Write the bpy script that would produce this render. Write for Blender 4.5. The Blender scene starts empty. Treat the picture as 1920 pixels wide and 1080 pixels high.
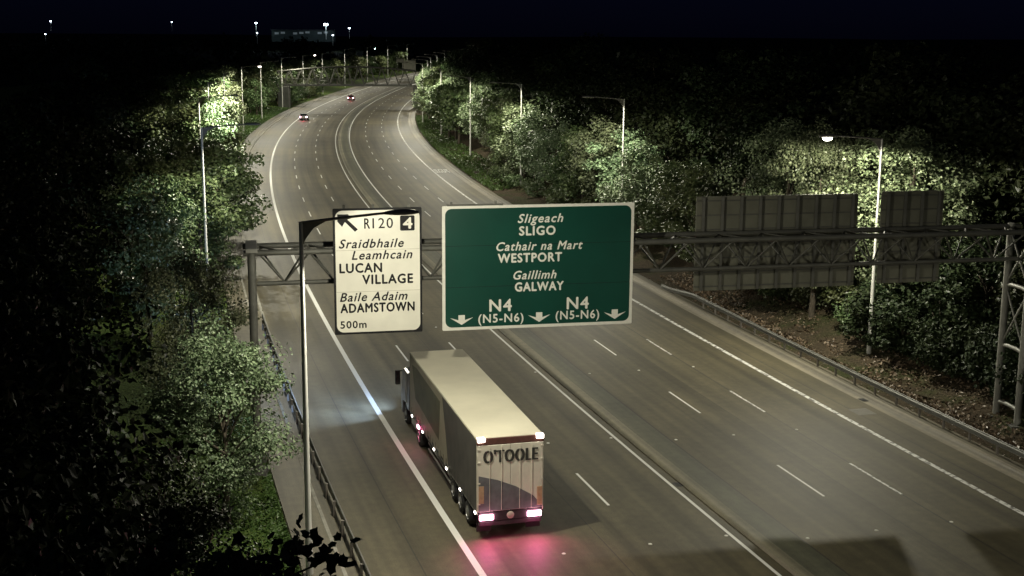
import bpy, math, random
import numpy as np
from mathutils import Vector, Matrix

SC = bpy.context.scene
COL = SC.collection
random.seed(7)
RNG = np.random.default_rng(11)

# ------------------------------------------------------------------ camera
F_PX, PITCH, ROLL, CAM_Z = 2411.4, 0.19337, 0.00637, 18.41
_r = Vector((1, 0, 0)); _u = Vector((0, math.sin(PITCH), math.cos(PITCH))); _w = Vector((0, math.cos(PITCH), -math.sin(PITCH)))
CR = _r * math.cos(ROLL) + _u * math.sin(ROLL)
CU = -_r * math.sin(ROLL) + _u * math.cos(ROLL)
cd = bpy.data.cameras.new('camera')
cd.sensor_fit = 'HORIZONTAL'; cd.sensor_width = 36.0; cd.lens = 36.0 * F_PX / 1920.0
cd.clip_start = 0.3; cd.clip_end = 6000
cam = bpy.data.objects.new('camera', cd); COL.objects.link(cam)
m = Matrix((CR, CU, -_w)).transposed().to_4x4(); m.translation = (0, 0, CAM_Z)
cam.matrix_world = m
SC.camera = cam

# ------------------------------------------------------------------ night sky, added fill light, exposure
w = bpy.data.worlds.new('World'); SC.world = w; w.use_nodes = True
nt = w.node_tree; bg = nt.nodes['Background']
sky = nt.nodes.new('ShaderNodeTexSky'); sky.sky_type = 'NISHITA'; sky.sun_disc = False
sky.sun_elevation = math.radians(50); sky.sun_rotation = math.radians(200)   # a very dim sky, same direction as the added fill lamp
tint = nt.nodes.new('ShaderNodeMixRGB'); tint.blend_type = 'MULTIPLY'; tint.inputs[0].default_value = 1.0; tint.inputs[2].default_value = (.20, .25, 1.05, 1)
nt.links.new(sky.outputs['Color'], tint.inputs[1]); nt.links.new(tint.outputs[0], bg.inputs['Color']); bg.inputs['Strength'].default_value = 0.0009
sd = bpy.data.lights.new('moon', 'SUN'); sd.energy = 0.025; sd.angle = math.radians(0.5); sd.color = (0.75, 0.83, 1.0)  # added lamp: faint fill for the black trees and far ground
moon = bpy.data.objects.new('moon', sd); COL.objects.link(moon); moon.rotation_euler = (math.radians(40), 0, math.radians(-20))
SC.view_settings.view_transform = 'Standard'; SC.view_settings.look = 'None'
SC.view_settings.exposure = 0.0; SC.view_settings.gamma = 1.0
SC.render.engine = 'CYCLES'
cy = SC.cycles
cy.max_bounces = 5; cy.diffuse_bounces = 2; cy.glossy_bounces = 2; cy.transmission_bounces = 2; cy.transparent_max_bounces = 4
cy.sample_clamp_indirect = 3.0; cy.caustics_reflective = False; cy.caustics_refractive = False
cy.use_denoising = True; cy.sample_clamp_direct = 12.0
LAMP_W = 7000.0
LAMP_C = (1.0, 0.95, 0.76)

# ------------------------------------------------------------------ materials
def nodes(name):
    mt = bpy.data.materials.new(name); mt.use_nodes = True
    return mt, mt.node_tree.nodes, mt.node_tree.links, mt.node_tree.nodes['Principled BSDF']
def mat(name, col, rough=0.7, metal=0.0, var=0.18, scale=6.0, bump=0.0, spec=0.4):
    mt, N, L, b = nodes(name)
    b.inputs['Roughness'].default_value = rough; b.inputs['Metallic'].default_value = metal
    b.inputs['Specular IOR Level'].default_value = spec
    tc = N.new('ShaderNodeTexCoord'); no = N.new('ShaderNodeTexNoise')
    no.inputs['Scale'].default_value = scale; no.inputs['Detail'].default_value = 6
    L.new(tc.outputs['Object'], no.inputs['Vector'])
    rp = N.new('ShaderNodeValToRGB')
    rp.color_ramp.elements[0].position = 0.3; rp.color_ramp.elements[1].position = 0.7
    rp.color_ramp.elements[0].color = tuple(c * (1 - var) for c in col) + (1,)
    rp.color_ramp.elements[1].color = tuple(min(1, c * (1 + var)) for c in col) + (1,)
    L.new(no.outputs['Fac'], rp.inputs['Fac']); L.new(rp.outputs['Color'], b.inputs['Base Color'])
    if bump:
        bp = N.new('ShaderNodeBump'); bp.inputs['Strength'].default_value = bump; bp.inputs['Distance'].default_value = 0.05
        L.new(no.outputs['Fac'], bp.inputs['Height']); L.new(bp.outputs['Normal'], b.inputs['Normal'])
    return mt
def emis(name, col, strength):
    mt, N, L, b = nodes(name)
    b.inputs['Base Color'].default_value = (0.6, 0.6, 0.6, 1)
    b.inputs['Emission Color'].default_value = tuple(col) + (1,)
    b.inputs['Emission Strength'].default_value = strength
    return mt
def mix_rgb(N, L, a, b_, fac, mode='MIX'):
    mx = N.new('ShaderNodeMixRGB'); mx.blend_type = mode
    for sock, v in ((mx.inputs[0], fac), (mx.inputs[1], a), (mx.inputs[2], b_)):
        if hasattr(v, 'is_linked') or hasattr(v, 'links'): L.new(v, sock)
        else: sock.default_value = v
    return mx.outputs[0]
def asphalt_mat(name, base, warm, wear=True):
    """asphalt: fine aggregate speckle, long streaks of wear along the lanes (uv: u across in metres, v along)"""
    mt, N, L, b = nodes(name)
    uv = N.new('ShaderNodeUVMap'); uv.uv_map = 'road'
    mp = N.new('ShaderNodeMapping'); mp.inputs['Scale'].default_value = (1.3, 0.02, 1)
    L.new(uv.outputs[0], mp.inputs[0])
    n1 = N.new('ShaderNodeTexNoise'); n1.inputs['Scale'].default_value = 1.0; n1.inputs['Detail'].default_value = 5
    L.new(mp.outputs[0], n1.inputs['Vector'])
    n2 = N.new('ShaderNodeTexNoise'); n2.inputs['Scale'].default_value = 0.22; n2.inputs['Detail'].default_value = 6
    L.new(uv.outputs[0], n2.inputs['Vector'])
    n3 = N.new('ShaderNodeTexNoise'); n3.inputs['Scale'].default_value = 22; n3.inputs['Detail'].default_value = 4
    L.new(uv.outputs[0], n3.inputs['Vector'])
    r1 = N.new('ShaderNodeValToRGB'); r1.color_ramp.elements[0].position = .33; r1.color_ramp.elements[1].position = .68
    r1.color_ramp.elements[0].color = tuple(c * .72 for c in base) + (1,); r1.color_ramp.elements[1].color = tuple(c * 1.22 for c in warm) + (1,)
    L.new(n1.outputs['Fac'], r1.inputs['Fac'])
    r2 = N.new('ShaderNodeValToRGB'); r2.color_ramp.elements[0].position = .3; r2.color_ramp.elements[1].position = .7
    r2.color_ramp.elements[0].color = (.78, .78, .80, 1); r2.color_ramp.elements[1].color = (1.14, 1.12, 1.08, 1)
    L.new(n2.outputs['Fac'], r2.inputs['Fac'])
    r3 = N.new('ShaderNodeValToRGB'); r3.color_ramp.elements[0].position = .3; r3.color_ramp.elements[1].position = .75
    r3.color_ramp.elements[0].color = (.8, .8, .8, 1); r3.color_ramp.elements[1].color = (1.25, 1.25, 1.22, 1)
    L.new(n3.outputs['Fac'], r3.inputs['Fac'])
    n4 = N.new('ShaderNodeTexNoise'); n4.inputs['Scale'].default_value = 2.6; n4.inputs['Detail'].default_value = 5
    L.new(uv.outputs[0], n4.inputs['Vector'])
    r4 = N.new('ShaderNodeValToRGB'); r4.color_ramp.elements[0].position = .3; r4.color_ramp.elements[1].position = .7
    r4.color_ramp.elements[0].color = (.86, .86, .88, 1); r4.color_ramp.elements[1].color = (1.12, 1.12, 1.10, 1)
    L.new(n4.outputs['Fac'], r4.inputs['Fac'])
    c = mix_rgb(N, L, r1.outputs[0], r2.outputs[0], 1.0, 'MULTIPLY')
    c = mix_rgb(N, L, c, r4.outputs[0], 1.0, 'MULTIPLY')
    c = mix_rgb(N, L, c, r3.outputs[0], 1.0, 'MULTIPLY')
    L.new(c, b.inputs['Base Color'])
    b.inputs['Roughness'].default_value = 0.62; b.inputs['Specular IOR Level'].default_value = 0.35
    bp = N.new('ShaderNodeBump'); bp.inputs['Strength'].default_value = .25; bp.inputs['Distance'].default_value = .02
    L.new(n3.outputs['Fac'], bp.inputs['Height']); L.new(bp.outputs['Normal'], b.inputs['Normal'])
    return mt
def paint_mat(name, col=(.78, .78, .74), wear=.40, under=(.10, .095, .085)):
    mt, N, L, b = nodes(name)
    uv = N.new('ShaderNodeUVMap'); uv.uv_map = 'road'
    n = N.new('ShaderNodeTexNoise'); n.inputs['Scale'].default_value = 3.2; n.inputs['Detail'].default_value = 8; n.inputs['Roughness'].default_value = .7
    L.new(uv.outputs[0], n.inputs['Vector'])
    r = N.new('ShaderNodeValToRGB'); r.color_ramp.elements[0].position = wear - .09; r.color_ramp.elements[1].position = wear + .02
    r.color_ramp.elements[0].color = tuple(under) + (1,); r.color_ramp.elements[1].color = tuple(col) + (1,)
    L.new(n.outputs['Fac'], r.inputs['Fac']); L.new(r.outputs[0], b.inputs['Base Color'])
    b.inputs['Roughness'].default_value = .6
    return mt
def ground_mat(name, grass, soil, litter, thr=.52):
    mt, N, L, b = nodes(name)
    tc = N.new('ShaderNodeTexCoord')
    def nz(s, d=6):
        n = N.new('ShaderNodeTexNoise'); n.inputs['Scale'].default_value = s; n.inputs['Detail'].default_value = d
        L.new(tc.outputs['Object'], n.inputs['Vector']); return n.outputs['Fac']
    def ramp(f, a, bb, p, q):
        r = N.new('ShaderNodeValToRGB'); r.color_ramp.elements[0].position = p; r.color_ramp.elements[1].position = q
        r.color_ramp.elements[0].color = tuple(a) + (1,); r.color_ramp.elements[1].color = tuple(bb) + (1,)
        L.new(f, r.inputs['Fac']); return r.outputs[0]
    base = ramp(nz(.35), grass, soil, thr - .1, thr + .08)
    fine = ramp(nz(7, 8), (.55, .55, .55), (1.5, 1.45, 1.3), .3, .7)
    c = mix_rgb(N, L, base, fine, 1.0, 'MULTIPLY')
    c = mix_rgb(N, L, c, tuple(litter) + (1,), ramp(nz(14, 3), (0, 0, 0), (1, 1, 1), .60, .66))
    L.new(c, b.inputs['Base Color']); b.inputs['Roughness'].default_value = .95; b.inputs['Specular IOR Level'].default_value = .1
    bp = N.new('ShaderNodeBump'); bp.inputs['Strength'].default_value = .9; bp.inputs['Distance'].default_value = .15
    L.new(nz(5, 8), bp.inputs['Height']); L.new(bp.outputs['Normal'], b.inputs['Normal'])
    return mt
def leaf_mat(name, c0, c1, spec=.45):
    mt, N, L, b = nodes(name)
    oi = N.new('ShaderNodeObjectInfo'); g = N.new('ShaderNodeNewGeometry')
    r = N.new('ShaderNodeValToRGB'); r.color_ramp.elements[0].color = tuple(c0) + (1,); r.color_ramp.elements[1].color = tuple(c1) + (1,)
    L.new(g.outputs['Random Per Island'], r.inputs['Fac'])
    hs = N.new('ShaderNodeHueSaturation')
    ma = N.new('ShaderNodeMath'); ma.operation = 'MULTIPLY_ADD'; ma.inputs[1].default_value = .07; ma.inputs[2].default_value = .465
    L.new(oi.outputs['Random'], ma.inputs[0]); L.new(ma.outputs[0], hs.inputs['Hue'])
    mv = N.new('ShaderNodeMath'); mv.operation = 'MULTIPLY_ADD'; mv.inputs[1].default_value = .5; mv.inputs[2].default_value = .78
    L.new(oi.outputs['Random'], mv.inputs[0]); L.new(mv.outputs[0], hs.inputs['Value'])
    L.new(r.outputs[0], hs.inputs['Color']); L.new(hs.outputs[0], b.inputs['Base Color'])
    b.inputs['Roughness'].default_value = .42; b.inputs['Specular IOR Level'].default_value = spec
    return mt

M = dict(
    asphalt=asphalt_mat('asphalt', (.086, .077, .051), (.106, .093, .058)),
    path_asphalt=asphalt_mat('path_asphalt', (.12, .11, .085), (.16, .145, .105)),
    island=asphalt_mat('island', (.085, .088, .066), (.115, .115, .080)),
    median_kerb=asphalt_mat('median_kerb', (.155, .148, .108), (.24, .222, .16)),
    seam=asphalt_mat('seam', (.045, .042, .035), (.06, .055, .045)),
    patch=asphalt_mat('patch', (.16, .155, .14), (.2, .19, .165)),
    concrete_strip=asphalt_mat('concrete_strip', (.19, .175, .14), (.30, .27, .21)),
    paint=paint_mat('paint', wear=.36), paint_worn=paint_mat('paint_worn', wear=.50), paint_faint=paint_mat('paint_faint', (.5, .5, .46), .52),
    kerb=mat('kerb', (.30, .29, .25), .85, var=.25, scale=3),
    ground=ground_mat('ground', (.035, .06, .018), (.07, .055, .035), (.11, .085, .05)),
    verge_l=ground_mat('verge_l', (.06, .10, .025), (.075, .085, .03), (.10, .10, .05), .62),
    verge_r=ground_mat('verge_r', (.035, .042, .018), (.05, .04, .028), (.10, .08, .055), .46),
    far_ground=ground_mat('far_ground', (.02, .03, .012), (.025, .028, .015), (.03, .03, .02)),
    steel=mat('steel', (.26, .26, .235), .55, .35, var=.15, scale=2.0),
    steel_dark=mat('steel_dark', (.095, .095, .083), .6, .2, var=.2, scale=1.5),
    pole=mat('pole', (.60, .60, .56), .5, .0, var=.12, scale=1.2),
    lamp_shell=mat('lamp_shell', (.22, .21, .19), .5, .1, var=.1),
    lens=emis('lens', (1.0, .95, .80), 60.0),
    post_steel=mat('post_steel', (.22, .20, .18), .6, .4, var=.3, scale=4),
    rail_steel=mat('rail_steel', (.17, .17, .155), .6, .2, var=.15, scale=2),
    sign_white=mat('sign_white', (.80, .78, .68), .30, 0, var=.09, scale=.9, spec=1.0),
    sign_green=mat('sign_green', (.002, .046, .032), .38, 0, var=.10, scale=.6, spec=.4),
    sign_black=mat('sign_black', (.012, .012, .013), .6, 0, var=.1, spec=.2),
    sign_seam=mat('sign_seam', (.45, .43, .35), .6, 0),
    sign_letter=mat('sign_letter', (.72, .71, .64), .5, 0, var=.05),
    sign_back=mat('sign_back', (.15, .15, .115), .6, .1, var=.16, scale=1.2),
    cream=mat('cream', (.72, .675, .53), .5, 0, var=.05, scale=1.2),
    cream_door=mat('cream_door', (.84, .80, .68), .5, 0, var=.06, scale=3),
    curtain_dark=mat('curtain_dark', (.085, .080, .072), .6, 0, var=.2, scale=1.5),
    curtain_tan=mat('curtain_tan', (.37, .335, .25), .55, 0, var=.12, scale=1.3),
    curtain_olive=mat('curtain_olive', (.13, .125, .075), .55, 0, var=.25, scale=1.2),
    door_dark=mat('door_dark', (.17, .175, .19), .5, 0, var=.25, scale=3),
    letter_dark=mat('letter_dark', (.05, .05, .045), .6, 0, var=.3),
    header_red=mat('header_red', (.14, .06, .05), .5, 0, var=.2),
    orange=mat('orange', (.52, .36, .22), .5, 0, var=.15, scale=8),
    chassis=mat('chassis', (.04, .04, .04), .6, .2, var=.2),
    rubber=mat('rubber', (.02, .02, .02), .8, 0, var=.2),
    alloy=mat('alloy', (.45, .45, .45), .35, .8, var=.1),
    cab_paint=mat('cab_paint', (.10, .10, .11), .3, .1, var=.06),
    glass=mat('glass', (.015, .018, .022), .08, 0, var=.05, spec=.6),
    white_plate=mat('white_plate', (.55, .50, .42), .5, 0, var=.15, scale=10),
    marker=emis('marker', (1.0, .92, .80), 14.0),
    tail=emis('tail', (1.0, .42, .58), 34.0),
    head=emis('head', (.80, .90, 1.0), 40.0),
    car_silver=mat('car_silver', (.35, .34, .34), .3, .5, var=.05),
    car_red=mat('car_red', (.22, .04, .05), .3, .2, var=.05),
    bark=mat('bark', (.09, .075, .055), .9, 0, var=.35, scale=9, bump=.6),
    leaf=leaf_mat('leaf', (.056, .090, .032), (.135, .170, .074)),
    leaf_pale=leaf_mat('leaf_pale', (.088, .130, .062), (.225, .272, .155)),  # paler leaf copy: lamplight on the foliage put into the colour
    leaf_dark=leaf_mat('leaf_dark', (.014, .022, .010), (.034, .044, .020), .12),  # darker leaf copy: shade of the unlit foliage put into the colour
    litter=leaf_mat('litter', (.09, .065, .04), (.24, .185, .12)),
    grass=leaf_mat('grass', (.05, .09, .02), (.09, .14, .04)),
    bridge_steel=mat('bridge_steel', (.06, .06, .05), .6, .2, var=.2),
    concrete=mat('concrete', (.10, .10, .09), .9, 0, var=.2, scale=.8),
    grate=mat('grate', (.03, .03, .03), .6, .4, var=.2),
    stud=mat('stud', (.75, .74, .68), .4, 0, var=.05),
    far_wall=mat('far_wall', (.05, .07, .065), .8, 0, var=.25, scale=.12),
    far_roof=mat('far_roof', (.04, .045, .05), .8, 0, var=.2),
    window_lit=emis('window_lit', (.45, .62, .62), .045),  # glowing panels stand in for faint teal light on the wall
    flood=emis('flood', (.72, .85, 1.0), 90.0),
)

# ------------------------------------------------------------------ mesh helpers
def link(name, mesh, parent=None):
    o = bpy.data.objects.new(name, mesh); COL.objects.link(o)
    if parent is not None: o.parent = parent
    return o
def tag(o, label=None, cat=None, group=None, kind=None):
    if label: o['label'] = label
    if cat: o['category'] = cat
    if group: o['group'] = group
    if kind: o['kind'] = kind
    return o
def thing(name, label, cat, loc=(0, 0, 0), rz=0.0, group=None):
    o = bpy.data.objects.new(name, None); COL.objects.link(o)
    o.location = loc; o.rotation_euler = (0, 0, rz); o.empty_display_size = .3
    return tag(o, label, cat, group)
def copy_tree(o, parent=None):
    c = o.copy(); COL.objects.link(c); c.parent = parent
    for ch in list(o.children): copy_tree(ch, c)
    return c
class MB:
    def __init__(s): s.v = []; s.f = []; s.uv = None; s.sm = []
    def add(s, vs, fs, smooth=False):
        n = len(s.v); s.v += [tuple(p) for p in vs]; s.f += [tuple(i + n for i in f) for f in fs]; s.sm += [smooth] * len(fs); return s
    def box(s, a, b):
        x0, y0, z0 = a; x1, y1, z1 = b
        vs = [(x0, y0, z0), (x1, y0, z0), (x1, y1, z0), (x0, y1, z0), (x0, y0, z1), (x1, y0, z1), (x1, y1, z1), (x0, y1, z1)]
        return s.add(vs, [(0, 3, 2, 1), (4, 5, 6, 7), (0, 1, 5, 4), (1, 2, 6, 5), (2, 3, 7, 6), (3, 0, 4, 7)])
    def bbox(s, a, b, r=.02):
        """box with chamfered vertical and horizontal edges"""
        x0, y0, z0 = a; x1, y1, z1 = b
        def ring(z, i): return [(x0 + i, y0 + r + i * 0, z), (x0 + r, y0 + i, z), (x1 - r, y0 + i, z), (x1 - i, y0 + r, z), (x1 - i, y1 - r, z), (x1 - r, y1 - i, z), (x0 + r, y1 - i, z), (x0 + i, y1 - r, z)]
        rings = [ring(z0, r * .6), ring(z0 + r, 0), ring(z1 - r, 0), ring(z1, r * .6)]
        vs = sum(rings, []); fs = []
        for k in range(3):
            for j in range(8): fs.append((k * 8 + j, k * 8 + (j + 1) % 8, k * 8 + 8 + (j + 1) % 8, k * 8 + 8 + j))
        fs.append(tuple(range(7, -1, -1))); fs.append(tuple(range(24, 32)))
        return s.add(vs, fs)
    def tube(s, pts, rad, n=8, cap=True):
        pts = [Vector(p) for p in pts]; rads = rad if hasattr(rad, '__len__') else [rad] * len(pts)
        vs = []; fs = []
        ref = None
        for i, p in enumerate(pts):
            d = (pts[min(i + 1, len(pts) - 1)] - pts[max(i - 1, 0)]).normalized()
            if ref is None:
                ref = Vector((0, 0, 1)) if abs(d.z) < .9 else Vector((1, 0, 0))
            a = d.cross(ref).normalized(); b = d.cross(a).normalized()
            if i: 
                a = (pa - d * pa.dot(d)).normalized(); b = d.cross(a)
            pa = a
            for k in range(n):
                t = 2 * math.pi * k / n
                vs.append(p + (a * math.cos(t) + b * math.sin(t)) * rads[i])
        for i in range(len(pts) - 1):
            for k in range(n):
                fs.append((i * n + k, i * n + (k + 1) % n, (i + 1) * n + (k + 1) % n, (i + 1) * n + k))
        s.add(vs, fs, True)
        if cap:
            s.add(vs[:n], [tuple(range(n - 1, -1, -1))]); s.add(vs[-n:], [tuple(range(n))])
        return s
    def bar(s, p, q, wx, wz):
        """rectangular bar between two points"""
        p = Vector(p); q = Vector(q); d = (q - p).normalized()
        up = Vector((0, 0, 1)) if abs(d.z) < .95 else Vector((0, 1, 0))
        a = d.cross(up).normalized() * wx / 2; b = a.cross(d).normalized() * wz / 2
        vs = [p - a - b, p + a - b, p + a + b, p - a + b, q - a - b, q + a - b, q + a + b, q - a + b]
        return s.add(vs, [(0, 3, 2, 1), (4, 5, 6, 7), (0, 1, 5, 4), (1, 2, 6, 5), (2, 3, 7, 6), (3, 0, 4, 7)])
    def lathe(s, c, prof, n=20, axis='z'):
        vs = []; fs = []
        for r, h in prof:
            for k in range(n):
                t = 2 * math.pi * k / n; x, y = r * math.cos(t), r * math.sin(t)
                vs.append((c[0] + x, c[1] + y, c[2] + h) if axis == 'z' else ((c[0] + h, c[1] + x, c[2] + y) if axis == 'x' else (c[0] + y, c[1] + h, c[2] + x)))
        m_ = len(prof)
        for i in range(m_ - 1):
            for k in range(n): fs.append((i * n + k, i * n + (k + 1) % n, (i + 1) * n + (k + 1) % n, (i + 1) * n + k))
        return s.add(vs, fs, True)
    def prism(s, poly, fn, h0, h1):
        """extrude polygon (a,b) pairs; fn(a,b,h)->xyz"""
        n = len(poly); vs = [fn(a, b, h0) for a, b in poly] + [fn(a, b, h1) for a, b in poly]
        fs = [tuple(range(n - 1, -1, -1)), tuple(range(n, 2 * n))] + [(i, (i + 1) % n, n + (i + 1) % n, n + i) for i in range(n)]
        return s.add(vs, fs)
    def build(s, name, material, parent=None, uv=None):
        me = bpy.data.meshes.new(name); me.from_pydata(s.v, [], s.f); me.materials.append(material)
        me.polygons.foreach_set('use_smooth', s.sm)
        if uv is not None:
            ul = me.uv_layers.new(name='road'); li = np.zeros(len(me.loops), dtype=np.int32); me.loops.foreach_get('vertex_index', li)
            ul.data.foreach_set('uv', np.asarray(uv, dtype=np.float32)[li].ravel())
        me.update()
        return link(name, me, parent)

# ------------------------------------------------------------------ road line: t = distance ahead (world y of the left lane line), off = metres to its right
_P5 = [-9.74629198e-13, 2.67246561e-10, 2.11601737e-07, 3.47834421e-04, -3.25473438e-01, 1.20818028e+01]
def _line():
    ts = np.arange(-120, 1000.1, 1.0); x = np.polyval(_P5, ts); dx = np.polyval(np.polyder(_P5), ts)
    i0 = int(np.where(ts == 44)[0][0]); i1 = int(np.where(ts == 380)[0][0])
    for i in range(i0 - 1, -1, -1): x[i] = x[i + 1] - dx[i0]
    sl = 0.0
    s0 = dx[i1]
    for i in range(i1 + 1, len(ts)):
        s0 += 1 / 3600.0; x[i] = x[i - 1] + s0
    return ts, x
_T, _X = _line()
def P(t, off, z=0.0):
    x = np.interp(t, _T, _X); s = (np.interp(t + 1.5, _T, _X) - np.interp(t - 1.5, _T, _X)) / 3.0
    n = math.hypot(1, s)
    return Vector((x + off / n, t - off * s / n, z))
def ty(y, off):
    """line parameter of the point with world distance y at this offset"""
    t = y
    for _ in range(12):
        s = (np.interp(t + 1.5, _T, _X) - np.interp(t - 1.5, _T, _X)) / 3.0; t = y + off * s / math.hypot(1, s)
    return float(t)
def head(t):
    s = (np.interp(t + 1.5, _T, _X) - np.interp(t - 1.5, _T, _X)) / 3.0
    return -math.atan(s)          # rotation about z that turns local +y to the road direction
def strip(name, t0, t1, prof, material, parent=None, step=4.0):
    """prof: list of (off, z); swept along the road"""
    n = max(1, int(round((t1 - t0) / step))); ts = np.linspace(t0, t1, n + 1); b = MB(); uv = []; k = len(prof); vs = []; fs = []
    for t in ts:
        for o, z in prof: vs.append(P(t, o, z)); uv.append((o, t))
    for i in range(n):
        for j in range(k - 1): fs.append((i * k + j, i * k + j + 1, (i + 1) * k + j + 1, (i + 1) * k + j))
    b.add(vs, fs); return b.build(name, material, parent, uv)
def dashes(name, off, t0, length, period, count, material, wd=.11, z=.004):
    b = MB(); uv = []
    for k in range(count):
        a = t0 + k * period
        n = len(b.v)
        vs = [P(a, off - wd / 2, z), P(a, off + wd / 2, z), P(a + length * .96, off + wd / 2, z), P(a + length * .96, off - wd / 2, z)]
        b.add(vs, [(0, 1, 2, 3)]); uv += [(off - wd, a), (off + wd, a), (off + wd, a + length), (off - wd, a + length)]
    return tag(b.build(name, material, None, uv), kind='structure')

# ================================================================== SETTING
# far ground sheet with a gentle rise beyond a kilometre
def far_ground():
    xs = np.concatenate([-np.geomspace(2600, 60, 26), np.linspace(-40, 40, 5), np.geomspace(60, 2600, 26)])
    ys = np.concatenate([np.linspace(-300, 900, 25), np.geomspace(950, 4200, 26)])
    X, Y = np.meshgrid(xs, ys); R = np.hypot(X, Y)
    Z = -.35 + np.clip((R - 850) / 1100, 0, 1) ** 1.5 * 16 + np.sin(X / 210) * np.clip((R - 800) / 900, 0, 1) * 2.5
    n = len(xs); b = MB()
    b.add(np.stack([X, Y, Z], -1).reshape(-1, 3).tolist(), [(j * n + i, j * n + i + 1, (j + 1) * n + i + 1, (j + 1) * n + i) for j in range(len(ys) - 1) for i in range(n - 1)], True)
    return tag(b.build('ground', M['far_ground']), kind='structure')
far_ground()
# banks beside the road
def bank(name, offs, zs, material, seed):
    rng = np.random.default_rng(seed); ts = np.arange(-20, 781, 2.5); k = len(offs); b = MB(); vs = []; fs = []
    for t in ts:
        for o, z in zip(offs, zs):
            j = 0 if abs(z) < .02 else 1
            vs.append(P(t, o + rng.normal(0, .25) * j, z + rng.normal(0, .09) * j))
    for i in range(len(ts) - 1):
        for j in range(k - 1): fs.append((i * k + j, i * k + j + 1, (i + 1) * k + j + 1, (i + 1) * k + j))
    b.add(vs, fs, True); return tag(b.build(name, material), kind='structure')
bank('grass_bank', [-95, -60, -40, -30, -24, -18, -13, -10, -8, -6.9, -6.0], [3, 3.2, 3.0, 2.4, 1.8, 1.2, .7, .35, .16, .05, .0], M['verge_l'], 3)
bank('earth_bank', [26.0, 26.8, 27.6, 28.5, 29.6, 31, 33, 36, 40, 46, 60, 110], [.0, .01, .05, .14, .30, .7, 1.4, 2.3, 3.2, 4, 4.5, 4.5], M['verge_r'], 4)

tag(strip('road', -20, 780, [(-3.75, 0), (0, 0), (5, 0), (10.45, 0)], M['asphalt']), kind='structure')
tag(strip('road', -20, 780, [(12.25, 0), (16, 0), (20, 0), (24.45, 0)], M['asphalt']), kind='structure')
tag(strip('central_reserve', -20, 780, [(10.45, 0), (10.50, .10), (10.58, .125), (10.98, .135)], M['median_kerb']), kind='structure')
tag(strip('central_reserve', -20, 780, [(10.98, .134), (11.6, .125), (12.16, .115), (12.25, 0)], M['island']), kind='structure')
tag(strip('drainage_channel', -20, 780, [(24.45, 0), (24.75, -.03), (25.05, .0), (25.12, .06), (25.32, .07)], M['concrete_strip']), kind='structure')
tag(strip('hard_strip', -20, 780, [(25.32, .07), (25.6, .055), (26.0, .0)], M['path_asphalt']), kind='structure')
tag(strip('kerb', -20, 780, [(-3.75, 0), (-3.78, .11), (-3.95, .12), (-3.97, .10)], M['kerb']), kind='structure')
tag(strip('hard_strip', -20, 780, [(-4.55, .09), (-4.2, .09), (-3.97, .098)], M['path_asphalt']), kind='structure')
tag(strip('kerb', -20, 780, [(-4.70, .118), (-4.69, .13), (-4.56, .13), (-4.55, .09)], M['kerb']), kind='structure')
tag(strip('footpath', -20, 780, [(-6.05, -.02), (-6.0, .10), (-5.3, .11), (-4.70, .118)], M['path_asphalt']), kind='structure')
# painted lines
tag(strip('road_marking', -20, 780, [(-.13, .004), (.13, .004)], M['paint']), kind='structure')
tag(strip('road_marking', -20, 780, [(9.90, .004), (10.04, .004)], M['paint']), kind='structure')
tag(strip('road_marking', 122, 780, [(12.36, .004), (12.54, .004)], M['paint']), kind='structure')
tag(strip('road_marking', -20, 780, [(22.0, .004), (22.24, .004)], M['paint_worn']), kind='structure')
dashes('road_marking', 3.35, 47.0 - 60, 4, 12, 66, M['paint'])
dashes('road_marking', 6.62, 47.0 - 60, 4, 12, 66, M['paint'])
dashes('road_marking', 15.50, 46.2 - 60, 4.1, 11.9, 66, M['paint'])
dashes('road_marking', 18.72, 45.6 - 60, 4.1, 11.9, 66, M['paint_worn'], .12)

for o_, w_ in ((12.33, .05), (18.72, .035), (16.9, .02), (23.1, .03), (-1.9, .025), (5.1, .02)):
    tag(strip('road_joint', -20, 300, [(o_ - w_, .002), (o_ + w_, .002)], M['seam']), kind='structure')
# ------------------------------------------------------------------ lettering
def text_mesh(txt, u0, u1, z0, cap, shear=0.0, bold=.012, space=1.14):
    """flat letters in the (u, z) plane fitted to a width and a capital height -> list of verts, faces"""
    cu = bpy.data.curves.new('letters', 'FONT'); cu.body = txt; cu.shear = shear; cu.offset = bold; cu.resolution_u = 3; cu.space_character = space
    o = bpy.data.objects.new('letters', cu); COL.objects.link(o)
    dg = bpy.context.evaluated_depsgraph_get(); me = bpy.data.meshes.new_from_object(o.evaluated_get(dg))
    v = np.array([tuple(q.co) for q in me.vertices]); f = [tuple(p.vertices) for p in me.polygons]
    cu.body = 'H'; dg.update(); mh = bpy.data.meshes.new_from_object(o.evaluated_get(bpy.context.evaluated_depsgraph_get()))
    h = max(q.co.y for q in mh.vertices)
    bpy.data.objects.remove(o); bpy.data.meshes.remove(me); bpy.data.meshes.remove(mh)
    x0, x1 = v[:, 0].min(), v[:, 0].max()
    U = u0 + (v[:, 0] - x0) / (x1 - x0) * (u1 - u0); Z = z0 + v[:, 1] / h * cap
    return U, Z, f
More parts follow.
